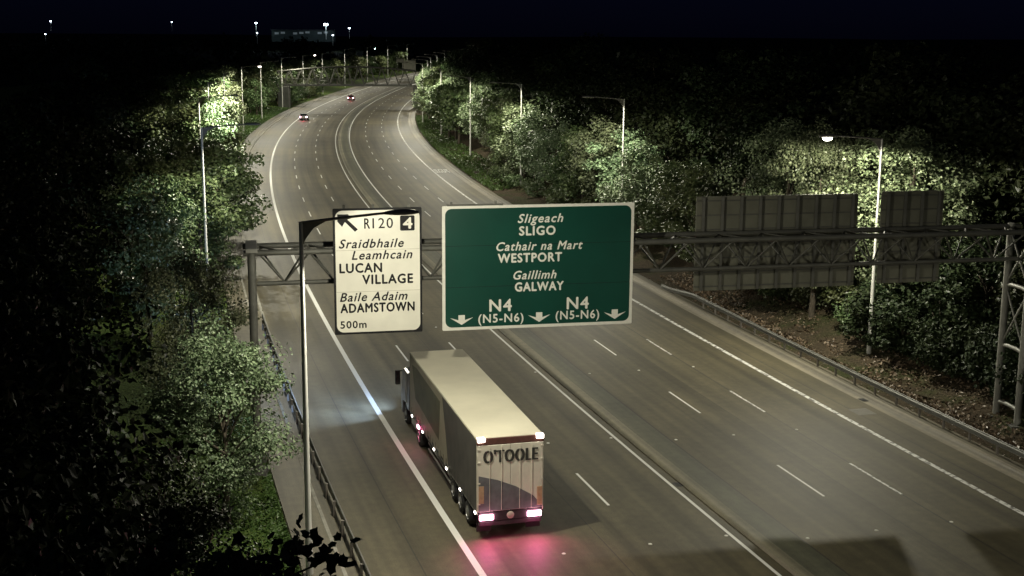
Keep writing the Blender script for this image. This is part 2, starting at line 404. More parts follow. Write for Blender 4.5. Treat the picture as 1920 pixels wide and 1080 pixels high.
# frame of the gantry: u along it, k towards the camera, z up
GD = Vector((35.1, 7.34, 0)).normalized(); GN = Vector((GD.y, -GD.x, 0)); G0 = Vector((-11.1, 53.96, 0))
def G(u, k, z): return G0 + GD * u + GN * k + Vector((0, 0, z))
def letters(name, parent, material, fn, h, *a, **kw):
    d = kw.pop('bold', .010); U, Z, f = text_mesh(*a, bold=0.0, **kw); b = MB()
    for i, (du, dz) in enumerate(((0, 0), (d, 0), (-d, 0), (0, d), (0, -d))):      # strokes thickened by close-set layers
        b.add([fn(u + du, h + .0015 * i, z + dz) for u, z in zip(U, Z)], f)
    return b.build(name, material, parent)
def rrect(u0, u1, z0, z1, r, n=6):
    out = []
    for cx, cz, a0 in ((u1 - r, z1 - r, 0), (u0 + r, z1 - r, 90), (u0 + r, z0 + r, 180), (u1 - r, z0 + r, 270)):
        for i in range(n + 1):
            t = math.radians(a0 + 90 * i / n); out.append((cx + r * math.cos(t), cz + r * math.sin(t)))
    return out
def panel(name, poly, k0, k1, material, parent):
    b = MB(); b.prism(poly, lambda a, c, h: G(a, h, c), k0, k1); return b.build(name, material, parent)

# ------------------------------------------------------------------ white exit sign
s1 = thing('direction_sign', 'white exit sign for Lucan Village and Adamstown, black letters, hung on the gantry', 'road sign')
panel('border', rrect(3.33, 7.03, 6.04, 11.38, .05), 2.00, 2.04, M['sign_black'], s1)
panel('panel', rrect(3.42, 6.94, 6.13, 11.29, .30), 2.03, 2.046, M['sign_white'], s1)
for z in (7.86, 9.62): MB().bar(G(3.43, 2.047, z), G(6.93, 2.047, z), .004, .014).build('seam', M['sign_seam'], s1)
TX = dict(material=M['sign_black'], parent=s1, fn=G, h=2.05)
def wt(t, u0, u1, z, cap=.37, **k): letters('lettering', s1, M['sign_black'], G, 2.05, t, u0, u1, z, cap, **k)
wt('R', 4.63, 4.86, 10.53, .42); wt('120', 4.97, 5.82, 10.53, .42, bold=.004)
wt('Sraidbhaile', 3.57, 6.26, 9.72, .36, shear=.28); wt('Leamhcain', 4.09, 6.62, 9.23, .36, shear=.28)
wt('LUCAN', 3.58, 5.33, 8.68, .38, bold=.018); wt('VILLAGE', 4.52, 6.63, 8.18, .38, bold=.018)
wt('Baile Adaim', 3.57, 6.40, 7.46, .36, shear=.28); wt('ADAMSTOWN', 3.59, 6.69, 6.98, .37, bold=.018)
wt('500m', 3.57, 4.65, 6.31, .30)
panel('junction_badge', rrect(6.12, 6.73, 10.40, 11.04, .06), 2.044, 2.05, M['sign_black'], s1)
letters('lettering', s1, M['sign_white'], G, 2.054, '4', 6.25, 6.62, 10.50, .44, bold=.02)
ar = [(3.52, 11.14), (3.95, 11.14), (4.12, 10.98), (3.93, 10.92), (4.36, 10.50), (4.24, 10.40), (3.83, 10.82), (3.71, 10.62), (3.52, 10.84)]
panel('exit_arrow', ar[::-1], 2.044, 2.05, M['sign_black'], s1)
for u in (3.8, 5.0, 6.5): MB().bar(G(u, 1.94, 6.2), G(u, 1.94, 11.52), .10, .09).build('upright', M['steel_dark'], s1)
for z in (7.0, 8.9, 10.8): MB().bar(G(3.4, 1.87, z), G(6.96, 1.87, z), .04, .08).build('stiffener', M['steel_dark'], s1)
# ------------------------------------------------------------------ green sign
s2 = thing('direction_sign', 'large green overhead sign for Sligo, Westport and Galway with three lane arrows', 'road sign')
panel('border', rrect(7.89, 16.30, 6.03, 11.39, .05), 2.00, 2.04, M['sign_letter'], s2)
panel('panel', rrect(8.02, 16.17, 6.16, 11.27, .28), 2.03, 2.047, M['sign_green'], s2)
for z in (7.9, 9.68): MB().bar(G(8.03, 2.048, z), G(16.16, 2.048, z), .004, .014).build('seam', M['sign_black'], s2)
def gt(t, u0, u1, z, cap=.37, **k): letters('lettering', s2, M['sign_letter'], G, 2.05, t, u0, u1, z, cap, **k)
gt('Sligeach', 11.15, 13.13, 10.62, .36, shear=.28); gt('SLIGO', 11.22, 12.79, 10.08, .37, bold=.018)
gt('Cathair na Mart', 10.23, 14.01, 9.43, .36, shear=.28); gt('WESTPORT', 10.30, 13.09, 8.92, .37, bold=.018)
gt('Gaillimh', 10.98, 12.86, 8.17, .36, shear=.28); gt('GALWAY', 11.05, 13.18, 7.65, .37, bold=.018)
gt('N4', 9.94, 10.89, 6.81, .50, bold=.018); gt('N4', 13.36, 14.32, 6.79, .50, bold=.018)
gt('(N5-N6)', 9.45, 11.42, 6.32, .36); gt('(N5-N6)', 12.86, 14.81, 6.34, .36)
for c in (8.72, 12.12, 15.52):
    q = [(c, 6.26), (c + .50, 6.58), (c + .14, 6.47), (c + .14, 6.69), (c - .14, 6.69), (c - .14, 6.47), (c - .50, 6.58)]
    panel('lane_arrow', q, 2.046, 2.052, M['sign_letter'], s2)
for u in (8.3, 10.2, 12.1, 14.0, 15.9): MB().bar(G(u, 1.94, 6.2), G(u, 1.94, 11.56 if u < 11 else 11.3), .11, .10).build('upright', M['steel_dark'], s2)
MB().bar(G(8.1, 2.02, 11.42), G(10.5, 2.02, 11.42), .06, .07).build('top_rail', M['steel_dark'], s2)
for z in (7.0, 8.9, 10.8): MB().bar(G(8.0, 1.87, z), G(16.2, 1.87, z), .04, .08).build('stiffener', M['steel_dark'], s2)
# ------------------------------------------------------------------ the backs of the signs for the other carriageway
def sign_back(u0, u1, z0, z1, nv, label):
    s = thing('direction_sign', label, 'road sign', group='signs seen from behind on the gantry')
    panel('panel', rrect(u0, u1, z0, z1, .08), -.42, -.36, M['sign_back'], s)
    b = MB()
    for i in range(nv):
        u = u0 + .32 + (u1 - u0 - .6) * i / (nv - 1)
        b.bar(G(u, -.28, z0 + .03), G(u, -.28, z1 - .03), .13, .10)
    b.build('upright', M['steel_dark'], s)
    b = MB()
    for i in range(7):
        z = z0 + .2 + (z1 - z0 - .4) * i / 6
        b.bar(G(u0 + .03, -.335, z), G(u1 - .03, -.335, z), .045, .06)
    b.build('stiffener', M['steel_dark'], s)
sign_back(20.0, 27.98, 6.88, 11.27, 9, 'wide grey back of a gantry sign with nine upright ribs')
sign_back(29.18, 32.40, 6.94, 11.34, 4, 'narrow grey back of a gantry sign beside the tall lamp pole')

# ------------------------------------------------------------------ gantry
gn = thing('sign_gantry', 'grey steel lattice gantry carrying the signs across both carriageways', 'gantry')
for k in (0.0, 1.8): MB().tube([G(-.35, k, 9.58), G(18, k, 9.6), G(36.3, k, 9.58)], .125, 12).build('top_chord', M['steel_dark'], gn)
MB().tube([G(.2, .9, 8.12), G(18, .9, 8.16), G(36.0, .9, 8.16)], .10, 12).build('bottom_chord', M['steel_dark'], gn)
b = MB(); nu = 17
for i in range(nu):
    ua = .3 + 2.07 * i; ub = ua + 1.035; uc = ua + 2.07
    for k in (0.0, 1.8):
        b.tube([G(ua, k, 9.55), G(ub, .9, 8.16)], .045, 6); b.tube([G(ub, .9, 8.16), G(uc, k, 9.55)], .045, 6)
b.build('web_bracing', M['steel_dark'], gn)
b = MB()
for i in range(nu):
    ua = .3 + 2.07 * i
    b.tube([G(ua, 0, 9.58), G(ua + 1.035, 1.8, 9.58)], .04, 6); b.tube([G(ua + 1.035, 1.8, 9.58), G(ua + 2.07, 0, 9.58)], .04, 6)
b.build('top_bracing', M['steel_dark'], gn)
def leg_pair(u, z0):
    for k in (0.0, 1.8):
        MB().tube([G(u, k, z0 - .3), G(u, k, 9.75)], .175, 14).build('leg', M['steel'] if u > 9 else M['steel_dark'], gn)  # left leg's shade put into its colour by the darker steel
        MB().bbox((-.4, -.4, z0 - .25), (.4, .4, z0 + .06)).build('base_plate', M['concrete'], gn).location = G(u, k, 0)
    for z in (z0 + .75, z0 + 3.6, z0 + 6.6):
        MB().tube([G(u, .1, z), G(u, .5, z + .06), G(u, 1.3, z + .06), G(u, 1.7, z)], .10, 8).build('leg_rung', M['steel'], gn)
    for za, zb in ((z0 + 3.7, z0 + 6.5), (z0 + 6.7, 9.4)):
        MB().tube([G(u, 0, za), G(u, 1.8, zb)], .055, 6).tube([G(u, 1.8, za), G(u, 0, zb)], .055, 6).build('leg_cross', M['steel'], gn)
leg_pair(0.0, .25); leg_pair(35.85, .15)
b = MB(); b.bbox((-.24, -.25, 9.62), (.24, 2.05, 9.80)); e = b.build('end_cap', M['steel'], gn); e.location = G0; e.rotation_euler = (0, 0, math.atan2(GD.y, GD.x)); e.scale = (1, -1, 1)

# ------------------------------------------------------------------ safety barriers
def barrier(name, label, t0, t1, off, side, ramp):
    """side +1: posts stand to the right of the rail"""
    g = thing(name, label, 'safety barrier')
    prof = [(0, .78), (-.03, .76), (-.03, .72), (-.085, .69), (-.085, .64), (-.03, .61), (-.03, .57), (-.085, .54), (-.085, .49), (-.03, .46), (0, .44), (.015, .47), (.015, .75)]
    n = int((t1 - t0) / 1.0); b = MB(); vs = []; fs = []; k = len(prof)
    for i in range(n + 1):
        t = t0 + (t1 - t0) * i / n
        dz = -min(.45, max(0, (t - (t1 - ramp)) / ramp * .6)) if ramp else 0
        for a, z in prof: vs.append(P(t, off + a * side, z + dz))
    for i in range(n):
        for j in range(k): fs.append((i * k + j, i * k + (j + 1) % k, (i + 1) * k + (j + 1) % k, (i + 1) * k + j))
    b.add(vs, fs); b.build('rail', M['rail_steel'], g)
    t = t0 + .4
    while t < t1 - (ramp or 0):
        pb = MB(); c = P(t, off + side * .09, 0)
        pb.box((-.04, -.06, -.1), (.04, .06, .72)); pb.box((-.10, -.05, .52), (-.02, .05, .70))
        o = pb.build('post', M['post_steel'], g); o.location = c; o.rotation_euler = (0, 0, head(t))
        if side < 0: o.scale = (-1, 1, 1)
        t += 2.0
    return g
barrier('safety_barrier', 'steel crash barrier between the bus lane and the footpath on the left', 36, 82, -4.08, -1, 0)
barrier('safety_barrier', 'steel crash barrier along the right verge in front of the bushes', 36, 88, 25.72, 1, 6)

# ------------------------------------------------------------------ street lamps
def make_lamp(label, t, off, side, height=12.35, group='street lamps lining the motorway', reach=2.85, bowl=False, beam='street_light', tilt=4, power=1.0, blend=.24):
    """side: +1 arm reaches to the right"""
    o = thing('street_lamp', label, 'street lamp', P(t, off, .1 if abs(off) < 8 else .25), head(t), group)
    MB().tube([(0, 0, -.3), (0, 0, 1.5), (0, 0, 1.55), (0, 0, height)], [.135, .13, .11, .07], 12).build('pole', M['pole'], o)
    b = MB(); b.tube([(0, 0, height - .04), (side * reach * .5, 0, height + .09), (side * reach, 0, height + .20)], [.055, .048, .042], 8)
    b.prism([(side * .03, height - .85), (side * .16, height - .55), (side * .42, height - .22), (side * .8, height - .02), (side * .03, height - .02)], lambda a, z, h: (a, h, z), -.025, .025)
    b.build('arm', M['lamp_shell'], o)
    h = MB(); n = 10; vs = []; fs = []
    prof = [(-.1, .05, .05), (.05, .10, .09), (.3, .19, .12), (.62, .22, .13), (.9, .19, .10), (1.08, .07, .05)]
    for x, wy, hz in prof:
        for k in range(n):
            a = 2 * math.pi * k / n
            vs.append((side * (reach + x), wy * math.cos(a), height + .18 + hz * math.sin(a) * (1 if math.sin(a) > 0 else .55)))
    for i in range(len(prof) - 1):
        for k in range(n): fs.append((i * n + k, i * n + (k + 1) % n, (i + 1) * n + (k + 1) % n, (i + 1) * n + k))
    h.add(vs, fs, True); h.add(vs[:n], [tuple(range(n))]); h.add(vs[-n:], [tuple(range(n))])
    h.build('lamp_head', M['lamp_shell'], o)
    l = MB(); vs = []; fs = []
    for r, z in ((1, .045), (.92, -.06), (.6, -.13), (.15, -.15)) if bowl else ((1, .075), (.92, .062), (.6, .06), (.15, .06)):
        for k in range(14):
            a = 2 * math.pi * k / 14; vs.append((side * (reach + .58 + .30 * r * math.cos(a)), .17 * r * math.sin(a), height + .08 + z))
    for i in range(3):
        for k in range(14): fs.append((i * 14 + k, i * 14 + (k + 1) % 14, (i + 1) * 14 + (k + 1) % 14, (i + 1) * 14 + k))
    l.add(vs, fs, True); l.add(vs[-14:], [tuple(range(14))]); l.build('lens', M['lens'], o)
    ld = bpy.data.lights.get(beam)
    if ld is None:
        ld = bpy.data.lights.new(beam, 'SPOT'); ld.energy = LAMP_W * power; ld.color = LAMP_C
        ld.spot_size = math.radians(178); ld.spot_blend = blend; ld.shadow_soft_size = .4 if bowl else .16
    lo = bpy.data.objects.new('lamp_light', ld); COL.objects.link(lo); lo.parent = o; lo.location = (side * (reach + .58), 0, height - .17); lo.rotation_euler = (0, math.radians(-side * tilt), 0)
    return o
LEFT = [(43.4, -5.8, 12.3), (88, -7.3, 12.2), (127, -7.4, 12.3), (167, -7.5, 12.3), (207, -7.5, 12.3), (247, -7.6, 12.3), (286, -7.7, 12.4), (332, -8.4, 12.4), (372, -8.2, 12.4), (412, -8.2, 12.4), (465, -8.2, 13.2), (526, -8.2, 13.4), (588, -8.2, 13.6), (652, -8.2, 13.8)]
RIGHT = [(65.1, 29.5, 12.6), (109.25, 29.8, 12.7), (150.75, 29.9, 12.5), (192, 29.9, 12.0), (237.5, 29.5, 12.1), (275, 27.5, 12.3), (311, 29.0, 12.4), (352, 29.0, 12.4), (394, 29.0, 12.4), (440, 29.0, 12.4), (490, 29.0, 12.4), (560, 29.0, 12.4), (640, 29.0, 12.4)]
LN = ['tall lamp post right in front of the white exit sign, arm crossing the sign', 'lamp post half buried in leaves on the left, beyond the gantry']
RN = ['lamp post with a glowing head behind the narrow sign back', 'lamp post standing in pale bushes above the green sign', 'lamp post in the trees right of the road, second one beyond the green sign', 'lamp post rising from a grass patch at the right kerb']
for i, (t, o, h) in enumerate(LEFT):
    lb = LN[i] if i < 2 else ('bare lamp post on the grass by the left end of the footbridge' if t == 332 else ('lamp post on the left verge standing by white lit leaves' if t == 247 else 'lamp post on the left side among the dark trees' if t < 330 else 'thin far lamp post rising beyond the footbridge'))
    make_lamp(lb, t, o, 1, h, bowl=t in (247, 372), **(dict(beam='near_light', tilt=20, blend=.12, power=.74) if i == 0 else (dict(beam='bowl_light', blend=.1, power=1.25) if t in (127, 167, 207, 247) else dict(beam='left_light', tilt=18))))
for i, (t, o, h) in enumerate(RIGHT):
    lb = RN[i] if i < 4 else ('lamp post deep in the right-hand trees before the footbridge' if t < 330 else 'far lamp post on the right beyond the footbridge')
    make_lamp(lb, t, o, -1, h, bowl=i == 0, **(dict(beam='bowl_light', blend=.1, power=1.25) if i in (0, 5) else {}))
make_lamp('lamp post just outside the right edge of the picture', 24, 29.6, -1, 12.5, beam='edge_light', power=.55, blend=.2)
make_lamp('lamp post below the camera on the near left', 5, -5.6, 1, 12.0, beam='rear_light', power=.62, tilt=38, blend=.2)

# ================================================================== TREES
def leaf_cloud(pts, nrm, size, rng, star=False):
    """one small folded leaf per point"""
    n = len(pts)
    nrm = nrm / np.linalg.norm(nrm, axis=1)[:, None]
    r = rng.normal(size=(n, 3)); a = np.cross(nrm, r); a /= np.linalg.norm(a, axis=1)[:, None]; c = np.cross(nrm, a)
    L = size * rng.uniform(.65, 1.35, n)[:, None]
    if not star:
        wd = L * .36
        v = np.stack([pts - a * L * .5, pts + c * wd + nrm * L * .10 - a * L * .05, pts + a * L * .55, pts - c * wd + nrm * L * .10 - a * L * .05], 1)
        f = np.arange(n * 4).reshape(n, 4)
        return v.reshape(-1, 3), f
    ang = np.radians([-90, -40, -8, 18, 48, 72, 90, 108, 132, 162, 188, 220]); rad = np.array([.18, .44, .36, .58, .50, .52, .66, .52, .50, .58, .36, .44])
    v = np.stack([pts + a * L * (math.sin(t) * q) + c * L * (math.cos(t) * q) + nrm * L * (.12 * abs(math.cos(t)) * q) for t, q in zip(ang, rad)], 1)
    f = np.arange(n * 12).reshape(n, 12)
    return v.reshape(-1, 3), f
def crown_points(rng, n, H, zc, rz, rr, nclump, cr):
    """leaf positions in clumps spread through an uneven crown"""
    u = rng.normal(size=(nclump, 3)); u /= np.linalg.norm(u, axis=1)[:, None]
    q = rng.uniform(.25, 1, nclump) ** .55
    cen = u * q[:, None] * np.array([rr, rr, rz]) * rng.uniform(.8, 1.12, (nclump, 1)) + np.array([0, 0, zc])
    cen[:, 2] = np.maximum(cen[:, 2], .35)
    wts = rng.uniform(.4, 1.6, nclump); wts /= wts.sum()
    k = rng.choice(nclump, n, p=wts)
    d = rng.normal(size=(n, 3)); d /= np.linalg.norm(d, axis=1)[:, None]
    size = cr * rng.uniform(.55, 1.25, nclump)
    pts = cen[k] + d * (rng.uniform(0, 1, n) ** .45)[:, None] * size[k][:, None] * np.array([1.1, 1.1, .8])
    nrm = d * .75 + rng.normal(size=(n, 3)) * .55 + np.array([0, 0, .55])
    keep = pts[:, 2] > .1
    return pts[keep], nrm[keep], cen
def tree_meshes(seed, H, zc, rz, rr, nclump, cr, nleaf, leaf, crown_name='crown', trunk_r=.16, star=False):
    rng = np.random.default_rng(seed)
    pts, nrm, cen = crown_points(rng, nleaf, H, zc, rz, rr, nclump, cr)
    v, f = leaf_cloud(pts, nrm, leaf, rng, star)
    me = bpy.data.meshes.new(crown_name); me.from_pydata(v.tolist(), [], f.tolist()); me.update()
    b = MB(); zt = zc + rz * .35
    b.tube([(0, 0, -.6), (rng.normal(0, .05), rng.normal(0, .05), zc * .35), (rng.normal(0, .12), rng.normal(0, .12), zc * .75), (rng.normal(0, .2), rng.normal(0, .2), zt)], [trunk_r * 1.25, trunk_r, trunk_r * .7, trunk_r * .25], 8)
    for i in rng.choice(nclump, min(nclump, 11), replace=False):
        c = cen[i]; z0 = max(.3, min(c[2] * .6, zc * .8)); mid = c * np.array([.45, .45, 0]) + np.array([0, 0, z0 * .45 + c[2] * .55])
        b.tube([(0, 0, z0), tuple(mid), tuple(c)], [trunk_r * .42, trunk_r * .28, trunk_r * .08], 5)
    tr = b
    return me, tr
KIND = {}
def add_kind(k, leafmat, **kw):
    me, tr = tree_meshes(**kw); me.materials.append(leafmat)
    o = tr.build('trunk', M['bark']); tm = o.data; bpy.data.objects.remove(o)
    KIND.setdefault(k, []).append((me, tm))
# ten-metre trees: fine leaves for the near side, coarser sprays for far ones
for s in range(3):
    add_kind('near', M['leaf'], seed=20 + s, H=10, zc=5.6, rz=4.3, rr=3.3, nclump=60, cr=1.15, nleaf=15000, leaf=.17)
    add_kind('mid', M['leaf'], seed=30 + s, H=10, zc=5.4, rz=4.5, rr=3.2, nclump=52, cr=1.15, nleaf=9000, leaf=.25)
    add_kind('far', M['leaf'], seed=40 + s, H=10, zc=5.6, rz=4.3, rr=3.0, nclump=34, cr=1.25, nleaf=3200, leaf=.42)
    add_kind('pale', M['leaf_pale'], seed=50 + s, H=10, zc=5.2, rz=4.7, rr=3.4, nclump=56, cr=1.1, nleaf=9000, leaf=.24)  # crowns in the lamplit leaf colour
    add_kind('dark', M['leaf_dark'], seed=60 + s, H=10, zc=5.8, rz=4.3, rr=3.6, nclump=48, cr=1.3, nleaf=8000, leaf=.28)  # crowns in the shaded leaf colour
    add_kind('bush', M['leaf'], seed=70 + s, H=2.4, zc=1.0, rz=1.2, rr=1.5, nclump=24, cr=.6, nleaf=3000, leaf=.17, trunk_r=.05)
for s in range(3):
    add_kind('nearpale', M['leaf_pale'], seed=80 + s, H=10, zc=5.4, rz=4.5, rr=3.3, nclump=64, cr=1.1, nleaf=20000, leaf=.15)  # fine crowns in the lamplit leaf colour
    add_kind('darkbush', M['leaf_dark'], seed=90 + s, H=2.4, zc=1.0, rz=1.25, rr=1.5, nclump=26, cr=.6, nleaf=4200, leaf=.15, trunk_r=.05)  # shrubs with the bank's shade in their leaf colour
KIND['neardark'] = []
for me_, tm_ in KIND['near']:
    md = me_.copy(); md.materials.clear(); md.materials.append(M['leaf_dark']); KIND['neardark'].append((md, tm_))  # same crowns recoloured darker for the unlit wood
def bank_z(t, off):
    if off > 26: return float(np.interp(off, [26, 27.6, 28.5, 29.6, 31, 33, 36, 40, 46, 60], [0, .05, .14, .3, .7, 1.4, 2.3, 3.2, 4, 4.5]))
    return float(np.interp(off, [-40, -30, -24, -18, -13, -10, -8, -6], [3, 2.4, 1.8, 1.2, .7, .35, .16, 0]))
SZ = {'bush': 2.4, 'darkbush': 2.4}
def plant(kind, i, t, off, h, label, group, wide=1.0, name='tree'):
    me, tm = KIND[kind][i % 3]
    p = P(t, off, bank_z(t, off)); sc = h / SZ.get(kind, 10.0)
    o = thing(name, label, 'bush' if name == 'bush' else 'tree', p, random.uniform(0, 6.28), group)
    o.scale = (sc * wide, sc * wide, sc)
    link('trunk' if name == 'tree' else 'stem', tm, o); link('crown' if name == 'tree' else 'foliage', me, o)
    return o
R_ = random.Random(5)
# --- left side, near: dark crowns under the camera, a bright one beside the lamp
GL = 'trees on the left of the road'; GR = 'trees on the right bank'
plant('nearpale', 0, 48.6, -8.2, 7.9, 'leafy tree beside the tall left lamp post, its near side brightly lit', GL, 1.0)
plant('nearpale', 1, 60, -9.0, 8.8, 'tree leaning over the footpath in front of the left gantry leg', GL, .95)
plant('near', 2, 41.5, -10.6, 5.0, 'low tree by the grass patch left of the footpath', GL, .85)
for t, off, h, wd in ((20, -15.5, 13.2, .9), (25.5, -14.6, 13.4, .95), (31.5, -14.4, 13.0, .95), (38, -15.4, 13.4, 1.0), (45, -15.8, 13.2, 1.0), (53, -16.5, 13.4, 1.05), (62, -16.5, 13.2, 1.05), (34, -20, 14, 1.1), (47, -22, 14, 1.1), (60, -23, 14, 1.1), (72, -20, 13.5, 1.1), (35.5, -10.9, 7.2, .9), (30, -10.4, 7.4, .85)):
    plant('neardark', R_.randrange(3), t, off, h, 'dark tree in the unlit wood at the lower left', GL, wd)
plant('mid', 0, 96, -7.6, 9.6, 'bushy tree by the second left lamp post, hanging over the footpath', GL, 1.15)
for t, off, h, wd in ((106, -6.3, 10.4, 1.15), (116, -6.4, 10.6, 1.15), (127, -6.9, 10.6, 1.12), (140, -7.2, 10.6, 1.15)):
    plant('mid', R_.randrange(3), t, off, h, 'bushy tree whose crown hangs over the left bus lane', GL, wd)
plant('mid', 1, 87, -10.5, 9.2, 'tree right behind the second left lamp post', GL, 1.0)
plant('mid', 2, 78, -11.0, 9.0, 'tree on the left just beyond the gantry', GL, 1.0)
for i, t in enumerate(range(104, 226, 7)):
    tall = 1.0 + .22 * (abs((t - 7) % 40 - 0) < 12)
    plant('mid' if t < 170 else 'far', R_.randrange(3), t + R_.uniform(-2, 2), -10.2 + R_.uniform(-1.0, .8), 10.4 * tall * R_.uniform(.9, 1.1), 'tree in the row along the left verge', GL, R_.uniform(.95, 1.15))
    if i % 2 == 0: plant('dark', R_.randrange(3), t + 3, -18, 13.5, 'tall dark tree behind the left row', GL, 1.2)
for t, off, h in ((128.5, -6.6, 12.6), (168.5, -6.8, 12.7), (208.5, -7.6, 12.7)):
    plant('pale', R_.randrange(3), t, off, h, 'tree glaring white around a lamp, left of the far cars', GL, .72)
for i, t in enumerate(range(234, 300, 8)):
    plant('far', R_.randrange(3), t + R_.uniform(-2, 2), -15.5 + R_.uniform(-1, 1), R_.uniform(9.5, 12), 'tree behind the far grass verge on the left', GL, 1.15)
plant('pale', 0, 250, -11.6, 12.6, 'bright tree by the lamp at the far left verge', GL, .8)
for t, off, h in ((296, -10, 9), (300, -12, 10.5), (309, -11, 12), (318, -12.5, 11.5), (327, -13, 12), (342, -11, 11), (352, -12, 12)):
    plant('far', R_.randrange(3), t, off, h, 'tree at the left end of the footbridge', GL, 1.1)
# --- right side
def rplant(k, y, off, h, label, wd):
    plant(k, R_.randrange(3), ty(y, off), off, h, label, GR, wd)
for y, off, h, wd, lb in ((82.0, 30.6, 13.0, .85, 'pale tree glaring white behind the gap between the sign backs'), (77, 33.6, 12.6, 1.1, 'pale tree right of the glowing lamp, behind the gantry'), (91, 33.0, 12.4, 1.0, 'tree behind the glowing lamp head')):
    rplant('nearpale', y, off, h, lb, wd)
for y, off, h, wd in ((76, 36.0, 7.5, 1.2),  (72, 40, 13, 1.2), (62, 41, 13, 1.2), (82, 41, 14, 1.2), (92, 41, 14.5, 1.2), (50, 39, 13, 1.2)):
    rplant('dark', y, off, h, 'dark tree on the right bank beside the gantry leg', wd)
for i in range(15):
    y = 48 + i * 2.0; off = 30.2 + R_.uniform(-.3, .9) + (1.0 if i % 3 == 2 else 0) + max(0, y - 70) * .12; t = ty(y, off)
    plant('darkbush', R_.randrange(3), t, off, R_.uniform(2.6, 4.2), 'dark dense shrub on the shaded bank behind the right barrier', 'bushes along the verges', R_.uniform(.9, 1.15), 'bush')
for y, off, h, wd in ((75, 34, 6.2, 1.2), (70, 34, 6.0, 1.3), (65, 34.5, 6.5, 1.3), (60, 35, 7, 1.3), (55, 35.5, 7, 1.3)):
    rplant('dark', y, off, h, 'squat dark tree above the shrubs on the right bank', wd)
for i, (y, off, h) in enumerate(((77.5, 31.6, 2.2), (80.5, 32.6, 2.8), (84, 31.9, 2.4), (87.5, 31.2, 2.2), (91, 31.0, 2.6))):
    plant('bush', i, ty(y, off), off, h, 'lit low shrub on the earth bank below the wide sign back', 'bushes along the verges', 1.2, 'bush')
HS = (8.2, 8.6, 8.6, 9.4, 10.4, 9.0, 8.0, 8.8, 9.8, 10.2, 9.6, 9.0)
for i, y in enumerate((101, 107.5, 114, 121, 126, 133, 140, 147, 155, 161, 168, 175)):
    lit = y in (114, 121, 126, 147, 155, 161, 175)
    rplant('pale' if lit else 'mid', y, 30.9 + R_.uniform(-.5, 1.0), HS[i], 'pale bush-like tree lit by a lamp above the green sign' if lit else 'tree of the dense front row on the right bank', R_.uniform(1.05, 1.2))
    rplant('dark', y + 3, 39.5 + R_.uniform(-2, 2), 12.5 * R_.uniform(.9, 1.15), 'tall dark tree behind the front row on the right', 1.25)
rplant('pale', 285, 29.0, 12.6, 'bright tree by the lamp at the right end of the footbridge', .7)
for i, y in enumerate(range(182, 345, 7)):
    near = min(abs(y - q) for q in (200, 246, 283))
    rplant('pale' if near < 6 else 'far', y, 32.2 + R_.uniform(-.8, 1.0) - (1.5 if y > 215 else 0), R_.uniform(10, 12.5), 'round-topped tree in the far right row before the footbridge', R_.uniform(.95, 1.15))
    if i % 2: rplant('dark', y + 4, 41 + R_.uniform(-2, 2), 13, 'tall dark tree behind the far right row', 1.2)
for i in range(16):
    t = 352 + i * 20
    plant('far', R_.randrange(3), t, -13 + R_.uniform(-1, 1), R_.uniform(9, 12.5), 'far tree beyond the footbridge on the left', 'trees beyond the footbridge', 1.2)
    plant('far', R_.randrange(3), t + 8, 33 + R_.uniform(-1, 2), R_.uniform(9, 12.5), 'far tree beyond the footbridge on the right', 'trees beyond the footbridge', 1.2)
# --- undergrowth
for i in range(26):
    y = 52 + i * 5.0; off = 31.4 + R_.uniform(-.5, 1.2) + (2.2 if 66 < y < 90 else 0) - (1.6 if y > 110 else 0); t = ty(y, off)
    plant('bush', R_.randrange(3), t, off, R_.uniform(1.2, 2.3), 'low bush at the foot of the right bank', 'bushes along the verges', R_.uniform(1, 1.4), 'bush')
for i in range(12):
    t = 52 + i * 7
    plant('bush', R_.randrange(3), t, -8.2 + R_.uniform(-1, .5), R_.uniform(1.0, 2.0), 'low bush at the edge of the footpath', 'bushes along the verges', R_.uniform(.9, 1.2), 'bush')
# --- maple whose top reaches into the bottom of the frame
rng = np.random.default_rng(91); mx = thing('maple_tree', 'dark maple branch with pointed leaves at the bottom left', 'tree', (-4.72, 14.2, .5))
b = MB(); b.tube([(0, 0, -.8), (.05, 0, 4), (.2, -.1, 8), (.4, -.2, 11)], [.22, .18, .13, .06], 8); 
tips = []
def twig(p0, p1, r0, n=5):
    p0 = Vector(p0); p1 = Vector(p1); pts = []
    for i in range(n + 1):
        f = i / n; q = p0.lerp(p1, f); q.z += .25 * math.sin(f * 3.14) * (p1 - p0).length * .4; pts.append(q)
        if f > .35: tips.append((q.copy(), f))
    b.tube(pts, [r0 * (1 - .8 * i / n) for i in range(n + 1)], 6)
for q in ((2.72, -.9, 12.25), (2.35, -.75, 12.35), (2.0, -1.2, 11.9), (2.55, -1.25, 11.85), (1.6, -.6, 12.0), (1.2, -1.0, 11.7), (.6, -.4, 12.0), (-.4, .3, 12.0), (-1.2, .6, 11.6), (.5, .9, 11.8), (-.8, -1.0, 11.3), (1.3, .4, 11.6), (1.9, -1.6, 11.4)):
    twig((.3, -.1, 9.8), q, .045)
b.build('trunk', M['bark'], mx)
pts = []
for q, f in tips:
    for _ in range(34): pts.append(np.array(q) + rng.normal(0, .12, 3))
pts = np.array(pts); v, f = leaf_cloud(pts, rng.normal(size=pts.shape) * .6 + np.array([0, -.35, .8]), .125, rng, True)
me = bpy.data.meshes.new('crown'); me.from_pydata(v.tolist(), [], f.tolist()); me.materials.append(M['leaf_dark']); link('crown', me, mx)
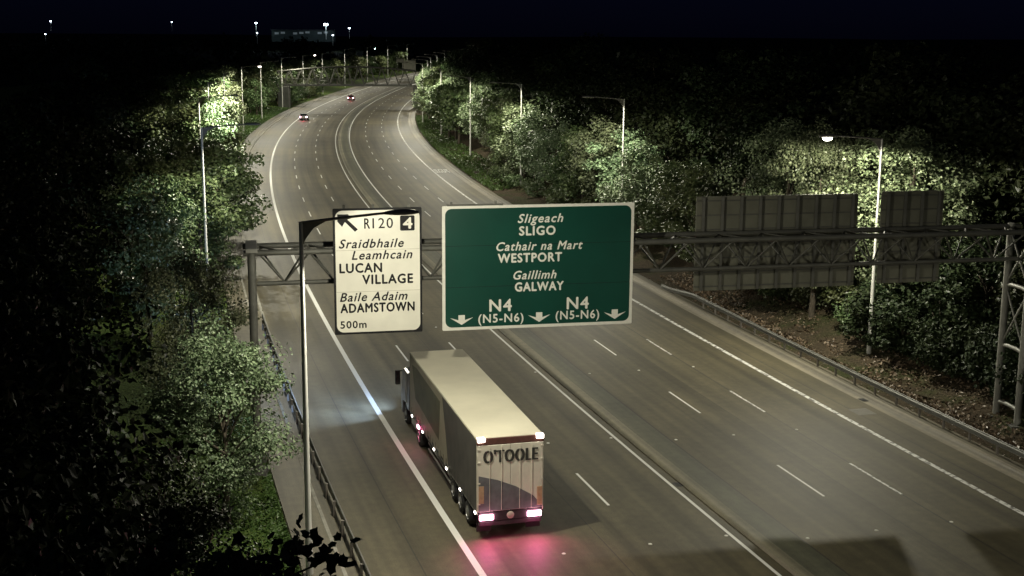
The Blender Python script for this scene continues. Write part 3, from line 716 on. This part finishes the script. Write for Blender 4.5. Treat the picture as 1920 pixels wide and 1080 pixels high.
# --- far woodland that closes the dark horizon
rg = np.random.default_rng(17); pts = []
for _ in range(420):
    a = rg.uniform(-.62, .62); d = rg.uniform(480, 1150); x, y = d * math.sin(a), d * math.cos(a)
    c0 = P(min(y, 780), 0)
    if y < 790 and -22 < x - c0.x < 55: continue
    h = rg.uniform(9, 17) + max(0, d - 850) * .012; n = 70
    q = rg.normal(size=(n, 3)); q /= np.linalg.norm(q, axis=1)[:, None]
    pts.append(q * rg.uniform(.55, 1, (n, 1)) * np.array([5.5, 5.5, h * .52]) + np.array([x, y, h * .5]))
pts = np.concatenate(pts); v, f = leaf_cloud(pts, rg.normal(size=pts.shape) + np.array([0, -.5, .4]), 2.6, rg)
me = bpy.data.meshes.new('woodland'); me.from_pydata(v.tolist(), [], f.tolist()); me.materials.append(M['leaf_dark']); tag(link('woodland', me), kind='stuff')
# --- leaf litter and grass
def scatter(name, label_kind, n, t0, t1, o0, o1, size, material, seed, up=.9, zo=.03, bias=1.0):
    rg = np.random.default_rng(seed); pts = []
    for _ in range(n):
        t = rg.uniform(t0, t1); o = o0 + (o1 - o0) * rg.uniform() ** 1.7
        q = P(t, o, bank_z(t, o) + zo); pts.append(q)
    pts = np.array([tuple(q) for q in pts]); v, f = leaf_cloud(pts, rg.normal(size=pts.shape) * (1 - up) + np.array([0, 0, 1]) * up, size, rg)
    me = bpy.data.meshes.new(name); me.from_pydata(v.tolist(), [], f.tolist()); me.materials.append(material)
    return tag(link(name, me), kind='stuff')
scatter('leaf_litter', 0, 6500, 38, 92, 27.2, 33, .20, M['litter'], 1, .55, .05)
scatter('leaf_litter', 0, 500, 40, 92, 25.9, 27.2, .12, M['litter'], 2, .7, .05)
scatter('grass', 0, 9000, 40, 62, -6.1, -10.5, .16, M['grass'], 3, .25, .05)
scatter('grass', 0, 9000, 150, 300, 26.3, 31, .35, M['grass'], 4, .25, .1)
scatter('grass', 0, 7000, 200, 330, -6.1, -12, .35, M['grass'], 5, .25, .1)

# ================================================================== ROAD FURNITURE
def stud(t, off):
    p = P(t, off, .0); o = MB().lathe((0, 0, 0), [(.001, .022), (.05, .02), (.075, .006), (.08, 0)], 8).build('road_stud', M['stud']); o.location = p
    return o
st0 = None
for off, lab, ph in ((3.33, 'white reflecting stud on the lane line between the near lanes', 0), (6.70, 'white reflecting stud on the second near lane line', 0), (9.78, 'white reflecting stud beside the near edge line', 0), (12.62, 'white reflecting stud beside the central reserve', 0), (15.55, 'white reflecting stud on the far carriageway lane line', 0), (18.85, 'white reflecting stud on the outer far lane line', 0)):
    for k in range(4):
        t = (43.0 if off < 11 else 42.0) + 12 * k
        if st0 is None: st0 = stud(t, off); o = st0
        else: o = st0.copy(); COL.objects.link(o); o.location = P(t, off)
        tag(o, lab, 'road stud', 'road studs between the lane dashes')
def cover(name, label, t, off, wx, wy, material, z):
    b = MB(); b.bbox((-wx / 2, -wy / 2, -.02), (wx / 2, wy / 2, z), .006)
    for i in range(5): b.box((-wx / 2 + .06, -wy / 2 + wy * (i + .7) / 6, z - .004), (wx / 2 - .06, -wy / 2 + wy * (i + 1) / 6, z + .006))
    o = b.build(name, material); o.location = P(t, off); o.rotation_euler = (0, 0, head(t)); return tag(o, label, 'drain cover')
cover('manhole_cover', 'pale square cover in the right bus lane', 55.8, 23.5, 1.0, 1.05, M['patch'], .006)
cover('drain_grate', 'dark drain grate beside the central kerb', 48.5, 10.28, .34, .5, M['grate'], .006)
cover('drain_grate', 'dark drain grate in the channel by the right barrier', 57.7, 24.7, .34, .5, M['grate'], .006)
# bus lane lettering on the asphalt
def road_words(t, off, flip, words):
    for i, (wd, dt) in enumerate(words):
        U, Z, f = text_mesh(wd, 0, 1.9, 0, 1.6, bold=.02); b = MB(); uv = []
        sg = -1 if flip else 1
        vs = [P(t + sg * (z + dt), off + sg * (u - .95), .004) for u, z in zip(U, Z)]
        b.add(vs, f); tag(b.build('road_marking', M['paint'], None, [(o, z) for o, z in zip(U, Z)]), kind='structure')
road_words(146, -1.7, False, (('BUS', 0), ('LANE', 2.6)))
road_words(176, 23.3, True, (('BUS', 0), ('LANE', 2.6)))

# ================================================================== LORRY
YAW = 0.26154
def make_lorry():
    T = thing('articulated_lorry', 'articulated lorry with a cream roof, dark curtain side and lettered rear doors', 'lorry', (-.016, 45.42, 0), YAW)
    H = 3.94; W = 1.275
    MB().bbox((-W, .05, H - .10), (W, 13.6, H), .03).build('trailer_roof', M['cream'], T)
    MB().box((-W + .02, 13.5, 1.12), (W - .02, 13.58, H - .1)).build('front_wall', M['cream'], T)
    MB().box((-W + .01, .06, 1.05), (W - .01, 13.55, 1.2)).build('load_floor', M['chassis'], T)
    for sx in (-1, 1):
        x0, x1 = sorted((sx * (W - .03), sx * (W - .005)))
        c = MB(); n = 28; vs = []; fs = []     # slightly rippled curtain
        for i in range(n + 1):
            y = .10 + 13.42 * i / n
            for z in (1.10, 2.4, H - .10): vs.append((sx * (W - .006 - (.012 if i % 2 else 0) * (1 if z == 2.4 else .6)), y, z))
        for i in range(n):
            for j in range(2): fs.append((i * 3 + j, i * 3 + j + 1, i * 3 + 4 + j, i * 3 + 3 + j))
        c.add(vs, fs, True); cu = c.build('side_curtain', M['curtain_tan'], T); cu['label'] = 'dark rear half, tan front half'
        def sp(poly, d): 
            b = MB(); b.prism(poly, lambda a, z, h: (sx * (W + h), a, z), 0, d); return b
        sp([(.10, 1.10), (5.0, 1.10), (5.5, 2.4), (6.2, H - .10), (.10, H - .10)], .003).build('curtain_graphic', M['curtain_dark'], cu)
        sp([(6.9, 1.75), (12.2, 2.1), (12.9, 3.5), (11.8, 3.62), (6.6, 3.5)], .004).build('curtain_graphic', M['curtain_olive'], cu)
        MB().box((x0, .05, 1.02), (x1 + (.012 if sx > 0 else 0), 13.58, 1.10)).build('side_rave', M['steel'], T)
        MB().box((x0, .0, 1.02), (x1, .09, H - .06)).build('corner_post', M['cream_door'], T)
        stp = MB()
        for k in range(24): stp.box((min(sx * W, sx * (W + .006)), .45 + .55 * k, 1.0), (max(sx * W, sx * (W + .006)), .49 + .55 * k, 1.42))
        stp.build('curtain_strap', M['chassis'], cu)
        for z in (.50, .78): 
            MB().bbox((min(sx * 1.16, sx * 1.2), 3.9, z - .05), (max(sx * 1.16, sx * 1.2), 9.6, z + .05), .01).build('side_guard', M['steel'], T)
        for k in range(6):
            y = .25 + 2.55 * k
            MB().bbox((min(sx * W, sx * (W + .03)), y - .09, .98), (max(sx * W, sx * (W + .03)), y + .09, 1.06), .01).build('marker_lamp', M['marker'], T)
    # rear frame, doors
    MB().bbox((-W, -.02, H - .26), (W, .06, H - .005), .015).build('rear_header', M['header_red'], T)
    for sx in (-1, 1):
        MB().bbox((sx * 1.12 - .14, -.07, H - .13), (sx * 1.12 + .14, .10, H + .03), .02).build('marker_lamp', M['marker'], T)
    for sx in (-1, 1):
        d = MB(); a, c = sorted((sx * .008, sx * (W - .04))); d.bbox((a, -.035, 1.12), (c, .03, H - .27), .008); dr = d.build('rear_door', M['cream_door'], T)
        for q in (.35, .80): MB().tube([(sx * q, -.055, 1.15), (sx * q, -.055, H - .3)], .009, 6).build('lock_bar', M['cream_door'], dr)
        h = MB()
        for z in (1.4, 2.2, 3.0, 3.5): h.box((min(sx * (W - .12), sx * (W - .02)), -.05, z), (max(sx * (W - .12), sx * (W - .02)), -.03, z + .06))
        h.build('hinge', M['cream_door'], dr)
    g = MB(); g.prism([(-1.22, 2.52), (-1.22, 1.13), (1.22, 1.13), (1.22, 1.20), (.86, 1.62), (.2, 2.02), (-.5, 2.32)], lambda a, z, h: (a, -h, z), .036, .043); g.build('door_graphic', M['door_dark'], T)
    U, Z, f = text_mesh("O'TOOLE", -1.02, 1.02, 3.0, .47, bold=0); b = MB()
    for i, d in enumerate((-.03, -.015, 0, .015, .03)): b.add([(u + d, -.046 - .0015 * i, z) for u, z in zip(U, Z)], f)
    b.build('lettering', M['letter_dark'], T)
    for sx, z0, z1 in ((-1, 1.45, 2.12), (1, 1.22, 1.95)):
        MB().bbox((sx * 1.12 - .10, -.06, z0), (sx * 1.12 + .10, -.037, z1), .006).build('reflector_plate', M['orange'], T)
    # underrun bar, lamps, plate, wheels
    MB().bbox((-1.2, -.02, .55), (1.2, .12, .72), .02).build('underrun_bar', M['chassis'], T)
    MB().bbox((-1.22, -.03, .74), (1.22, .06, 1.10), .015).build('rear_crossmember', M['chassis'], T)
    for sx in (-1, 1):
        l = MB(); l.bbox((sx * .92 - .27, -.10, .80), (sx * .92 + .27, -.02, 1.0), .025); l.build('tail_light', M['tail'], T)
        ll = bpy.data.lights.new('tail_glow', 'SPOT'); ll.energy = 150; ll.color = (1.0, .045, .36); ll.spot_size = math.radians(170); ll.spot_blend = .9; ll.shadow_soft_size = .15
        lo = bpy.data.objects.new('tail_glow', ll); COL.objects.link(lo); lo.parent = T; lo.location = (sx * .95, -.30, .95); lo.rotation_euler = (math.radians(-48), math.radians(0), math.radians(-sx * 12))
        ll = bpy.data.lights.new('tail_spill', 'POINT'); ll.energy = 9; ll.color = (1.0, .05, .30); ll.shadow_soft_size = .2
        lo = bpy.data.objects.new('tail_spill', ll); COL.objects.link(lo); lo.parent = T; lo.location = (sx * 1.0, -.5, .55)
    MB().lathe((0, -.055, .92), [(.001, -.01), (.13, -.01), (.14, 0), (.14, .02)], 20, 'y').build('speed_plate', M['white_plate'], T)
    for sx in (-1, 1):
        MB().bbox((sx * .95 - .28, .25, .25), (sx * .95 + .28, .28, .95), .01).build('mud_flap', M['rubber'], T)
    MB().box((-.45, .1, .72), (.45, 12.6, 1.05)).build('chassis_rail', M['chassis'], T)
    def wheel(x, y, wd, sx):
        wv = MB(); r = .5
        wv.lathe((x, y, r), [(.28, -wd / 2), (.42, -wd / 2), (.49, -wd / 2 + .05), (.5, -.02), (.5, .02), (.49, wd / 2 - .05), (.42, wd / 2), (.28, wd / 2)], 24, 'x')
        o = wv.build('wheel', M['rubber'], T)
        rm = MB(); e = wd / 2 * sx
        rm.lathe((x, y, r), [(.28, e), (.27, e - .05 * sx), (.15, e - .07 * sx), (.13, e + .01 * sx), (.001, e + .015 * sx)], 20, 'x'); rm.build('rim', M['alloy'], o)
    for sx in (-1, 1):
        for y in (1.7, 3.0, 4.3): wheel(sx * 1.05, y, .38, sx)
        wheel(sx * .95, 11.55, .58, sx); wheel(sx * 1.04, 15.15, .32, sx)
        MB().tube([(sx * .55, 9.9, .12), (sx * .55, 9.9, 1.05)], .06, 8).build('landing_leg', M['chassis'], T)
    # tractor
    c = MB(); prof = [(13.95, .95), (13.95, 2.62), (14.25, 2.78), (15.2, 2.80), (15.7, 2.62), (15.95, 1.9), (16.12, 1.3), (16.10, .45), (15.75, .38), (15.72, .95), (15.45, 1.12), (14.85, 1.12), (14.58, .95)]
    def yz(a, z, h): return (h, a, z)
    nP = len(prof); vs = []; xs = [(-1.245, .96), (-1.16, 1.0), (1.16, 1.0), (1.245, .96)]
    for x, s_ in xs:
        for a, z in prof: vs.append((x, 15.0 + (a - 15.0) * s_, 1.5 + (z - 1.5) * s_))
    fs = [tuple(range(nP)), tuple(range(4 * nP - 1, 3 * nP - 1, -1))]
    for k in range(3):
        for i in range(nP): fs.append((k * nP + i, k * nP + nP + i, k * nP + nP + (i + 1) % nP, k * nP + (i + 1) % nP))
    c.add(vs, fs); cab = c.build('cab', M['cab_paint'], T)
    ws = MB(); ws.add([(-1.1, 15.96, 1.9), (1.1, 15.96, 1.9), (1.02, 15.74, 2.58), (-1.02, 15.74, 2.58)], [(0, 1, 2, 3)]); ws.build('windscreen', M['glass'], cab)
    for sx in (-1, 1):
        sw = MB(); sw.prism([(14.95, 1.85), (15.72, 1.85), (15.55, 2.5), (15.0, 2.5)], lambda a, z, h: (sx * (1.22 + h), a, z), 0, .012); sw.build('side_window', M['glass'], cab)
        mr = MB(); mr.bbox((min(sx * 1.36, sx * 1.60), 15.60, 1.85), (max(sx * 1.36, sx * 1.60), 15.76, 2.55), .03); mr.tube([(sx * 1.2, 15.68, 2.5), (sx * 1.45, 15.68, 2.52)], .025, 6); mr.build('mirror', M['chassis'], cab)
        hl = MB(); hl.bbox((sx * .95 - .2, 16.02, .72), (sx * .95 + .2, 16.10, .92), .02); hl.build('headlight', M['head'], cab)
        gr = MB(); gr.tube([(sx * 1.26, 14.6, 1.2), (sx * 1.29, 14.62, 1.9), (sx * 1.26, 14.64, 2.6)], .022, 6); gr.build('grab_handle', M['steel'], cab)
        fk = MB(); fk.bbox((min(sx * .75, sx * 1.2), 12.35, .45), (max(sx * .75, sx * 1.2), 13.7, 1.0), .06); fk.build('fuel_tank', M['alloy'], T)
        bn = MB(); bn.lathe((sx * 1.0, 14.3, 2.76), [(.09, 0), (.09, .10), (.05, .15), (.001, .16)], 12); bn.build('roof_beacon', M['orange'], cab)
        for yw in ((24, 52, 80) if sx < 0 else (0,)):
            ll = bpy.data.lights.new('headlight_beam', 'SPOT'); ll.energy = 5200; ll.color = (.42, .62, 1.0); ll.spot_size = math.radians(66); ll.spot_blend = 1.0; ll.shadow_soft_size = .08
            lo = bpy.data.objects.new('headlight_beam', ll); COL.objects.link(lo); lo.parent = T; lo.location = (sx * .95, 16.16, .82); lo.rotation_euler = (math.radians(92), 0, math.radians(yw))
    q = MB(); q.bbox((-1.3, 11.35, .86), (-1.24, 11.7, 1.0), .01); q.build('marker_lamp', M['tail'], T)
    ll = bpy.data.lights.new('side_glow', 'POINT'); ll.energy = 9; ll.color = (1, .06, .28); ll.shadow_soft_size = .08
    lo = bpy.data.objects.new('side_glow', ll); COL.objects.link(lo); lo.parent = T; lo.location = (-1.42, 11.5, .85)
make_lorry()

# ================================================================== CARS
def make_car(label, t, off, paint):
    c = thing('car', label, 'car', P(t, off), head(t), 'cars driving away in the distance')
    def loft(secs, n=10):
        b = MB(); vs = []; fs = []
        for y, hw, z0, z1, p in secs:
            for k in range(n):
                a = 2 * math.pi * k / n; ca, sa = math.cos(a), math.sin(a)
                vs.append((hw * math.copysign(abs(ca) ** p, ca), y, (z0 + z1) / 2 + (z1 - z0) / 2 * math.copysign(abs(sa) ** p, sa)))
        for i in range(len(secs) - 1):
            for k in range(n): fs.append((i * n + k, i * n + (k + 1) % n, (i + 1) * n + (k + 1) % n, (i + 1) * n + k))
        b.add(vs, fs, True); b.add(vs[:n], [tuple(range(n - 1, -1, -1))]); b.add(vs[-n:], [tuple(range(n))]); return b
    loft([(-.02, .72, .38, .92, .35), (.12, .85, .25, 1.0, .3), (1.0, .89, .2, .98, .3), (2.8, .89, .2, .95, .3), (3.7, .86, .22, .82, .3), (4.2, .72, .3, .66, .35)], 16).build('body', paint, c)
    loft([(.18, .62, .9, 1.12, .35), (.45, .68, .9, 1.38, .35), (1.2, .70, .9, 1.46, .35), (2.2, .70, .9, 1.42, .35), (3.05, .66, .86, .98, .35)], 16).build('cabin', M['glass'], c)
    MB().bbox((-.56, .62, 1.43), (.56, 2.15, 1.475), .012).build('roof', paint, c)
    for sx in (-1, 1):
        MB().bbox((sx * .68 - .15, -.06, .66), (sx * .68 + .15, .04, .88), .02).build('tail_light', M['tail'], c)
        MB().bbox((sx * .6 - .16, 4.12, .5), (sx * .6 + .16, 4.21, .64), .02).build('headlight', M['head'], c)
        MB().bbox((min(sx * .88, sx * 1.02), 2.75, .92), (max(sx * .88, sx * 1.02), 2.88, 1.05), .02).build('mirror', paint, c)
        for y in (.8, 3.35):
            w_ = MB().lathe((sx * .80, y, .31), [(.19, -.1), (.29, -.1), (.31, -.05), (.31, .05), (.29, .1), (.19, .1)], 18, 'x').build('wheel', M['rubber'], c)
            MB().lathe((sx * .80, y, .31), [(.19, .09 * sx), (.16, .06 * sx), (.001, .08 * sx)], 14, 'x').build('rim', M['alloy'], w_)
    MB().bbox((-.26, -.045, .52), (.26, -.02, .63), .006).build('number_plate', M['white_plate'], c)
    MB().bbox((-.80, -.05, .30), (.80, .08, .46), .02).build('bumper', M['chassis'], c)
    for nm, e, col, loc, rot, size in (('tail_glow', 60, (1, .05, .12), (0, -.5, .6), (math.radians(-60), 0, 0), 140), ('headlight_beam', 2600, (.60, .78, 1.0), (0, 4.3, .6), (math.radians(80), 0, 0), 80)):
        ll = bpy.data.lights.new(nm, 'SPOT'); ll.energy = e; ll.color = col; ll.spot_size = math.radians(size); ll.spot_blend = .9; ll.shadow_soft_size = .1
        lo = bpy.data.objects.new(nm, ll); COL.objects.link(lo); lo.parent = c; lo.location = loc; lo.rotation_euler = rot
make_car('silver car with bright tail lights crossing the left lane line, the nearer one', 283.3, 1.53, M['car_silver'])
make_car('small far car with tail lights on, just before the footbridge', 372, 5.2, M['car_red'])

# ================================================================== FOOTBRIDGE
fb = thing('footbridge', 'steel lattice footbridge over the motorway in the distance', 'bridge', (-42.5, 335, 0), math.radians(4))
X0, X1 = -18.0, 17.5; ND = 12
def top(x): f = (x - X0) / (X1 - X0); return 9.1 + 1.35 * math.sin(math.pi * min(1, max(0, f * .9 + .02)))
for yy in (-1.6, 1.6):
    MB().tube([(X0 + (X1 - X0) * i / ND, yy, top(X0 + (X1 - X0) * i / ND)) for i in range(ND + 1)], .19, 8).build('top_chord', M['bridge_steel'], fb)
    MB().bar((X0, yy, 5.75), (X1, yy, 5.75), .3, .42).build('bottom_chord', M['bridge_steel'], fb)
    b = MB()
    for i in range(ND):
        xa = X0 + (X1 - X0) * i / ND; xb = X0 + (X1 - X0) * (i + .5) / ND; xc = X0 + (X1 - X0) * (i + 1) / ND
        b.tube([(xa, yy, top(xa)), (xb, yy, 5.8)], .10, 6); b.tube([(xb, yy, 5.8), (xc, yy, top(xc))], .10, 6)
    b.build('bracing', M['bridge_steel'], fb)
    b = MB()
    for i in range(150): x = X0 + (X1 - X0) * i / 149; b.bar((x, yy * .8, 6.05), (x, yy * .8, 7.35), .03, .03)
    b.bar((X0, yy * .8, 7.35), (X1, yy * .8, 7.35), .08, .06); b.build('railing', M['bridge_steel'], fb)
MB().box((X0, -1.45, 5.72), (X1, 1.45, 6.02)).build('deck', M['bridge_steel'], fb)
for x in (17.2,):
    MB().bbox((x - .5, -1.3, -.2), (x + .5, 1.3, 5.55), .08).build('pier', M['concrete'], fb)
MB().bbox((-17.8, -2.0, -.2), (-15.0, 2.0, 5.54), .08).build('abutment', M['concrete'], fb)
for i, t in enumerate(range(338, 408, 6)):
    plant('far', R_.randrange(3), t, -8.0 + R_.uniform(-.6, .4), R_.uniform(5, 6.2), 'dark low tree under and beyond the left end of the footbridge', 'trees beyond the footbridge', 1.2)

# ================================================================== FAR THINGS
def far_sign(label, t, off, wdt, z0, z1):
    s = thing('direction_sign', label, 'road sign', P(t, off), head(t))
    MB().bbox((-wdt / 2, -.05, z0), (wdt / 2, .05, z1), .02).build('panel', M['sign_back'], s)
    for sx in (-1, 1): MB().tube([(sx * wdt * .3, .12, -.2), (sx * wdt * .3, .12, z1)], .1, 8).build('post', M['steel'], s)
far_sign('grey sign seen just over the middle of the footbridge', 470, 14.5, 4.4, 6.0, 9.6)
far_sign('small dark sign left of the grey one beyond the footbridge', 560, 1.0, 3.4, 7.0, 8.6)
def at(px, py, d):
    """point seen at a pixel of the photograph, d metres ahead"""
    v = _w + CR * ((px - 960) / F_PX) - CU * ((py - 540) / F_PX); return Vector((0, 0, CAM_Z)) + v * (d / v.y)
def mast(label, px, py, d, h, e, rad, group=None):
    p = at(px, py, d); m_ = thing('floodlight_mast', label, 'floodlight', (p.x, p.y, p.z - h), 0, group)
    MB().tube([(0, 0, -3), (0, 0, h)], [.35, .2], 8).build('pole', M['pole'], m_)
    MB().bbox((-rad, -.5, h - rad * .5), (rad, .3, h + rad * .5), .1).build('floodlight', e, m_)
    if h > 9:
        ll = bpy.data.lights.new('flood_beam', 'POINT'); ll.energy = 1500; ll.color = (.7, .95, 1.0); ll.shadow_soft_size = .5
        lo = bpy.data.objects.new('flood_beam', ll); COL.objects.link(lo); lo.parent = m_; lo.location = (0, -2.5, h - 1.0)
mast('brightest distant floodlight mast above the far building', 611, 46, 1250, 11, M['flood'], 1.9)
mast('second floodlight mast at the left end of the far building', 480, 43, 1280, 10, M['flood'], 1.0)
g_ = 'single lights on the dark horizon'
for px, py, d, rad, lb in ((655, 53, 1300, .9, 'single light right of the brightest floodlight mast'), (624, 66, 1250, .7, 'low light just below the brightest floodlight mast'), (482, 62, 1250, .6, 'low light under the second floodlight mast'), (95, 40, 1400, .9, 'upper one of two white lights at the far left horizon'), (85, 64, 1400, .7, 'lower one of two white lights at the far left horizon'), (322, 41, 1400, .55, 'faint light alone on the left horizon'), (704, 91, 900, .75, 'bright light above the right part of the footbridge')):
    mast(lb, px, py, d, 7, M['flood'], rad, g_)
bd = thing('warehouse', 'long pale building dimly lit on the far horizon', 'building', at(567, 67, 1290), math.radians(3))
L_ = 30
MB().bbox((-L_, 0, -6), (L_, 30, 5.2), .2).build('wall', M['far_wall'], bd)
MB().bbox((-L_ - .6, -.6, 5.2), (L_ + .6, 30.6, 6.0), .2).build('roof', M['far_roof'], bd)
for i in range(9):
    if i in (2, 6): continue
    MB().bbox((-27 + 6 * i, -.12, 1.2 + (i % 3) * .6), (-23 + 6 * i, -.01, 3.2 + (i % 3) * .5), .03).build('window', M['window_lit'], bd)  # self-lit panels in place of light falling on the wall
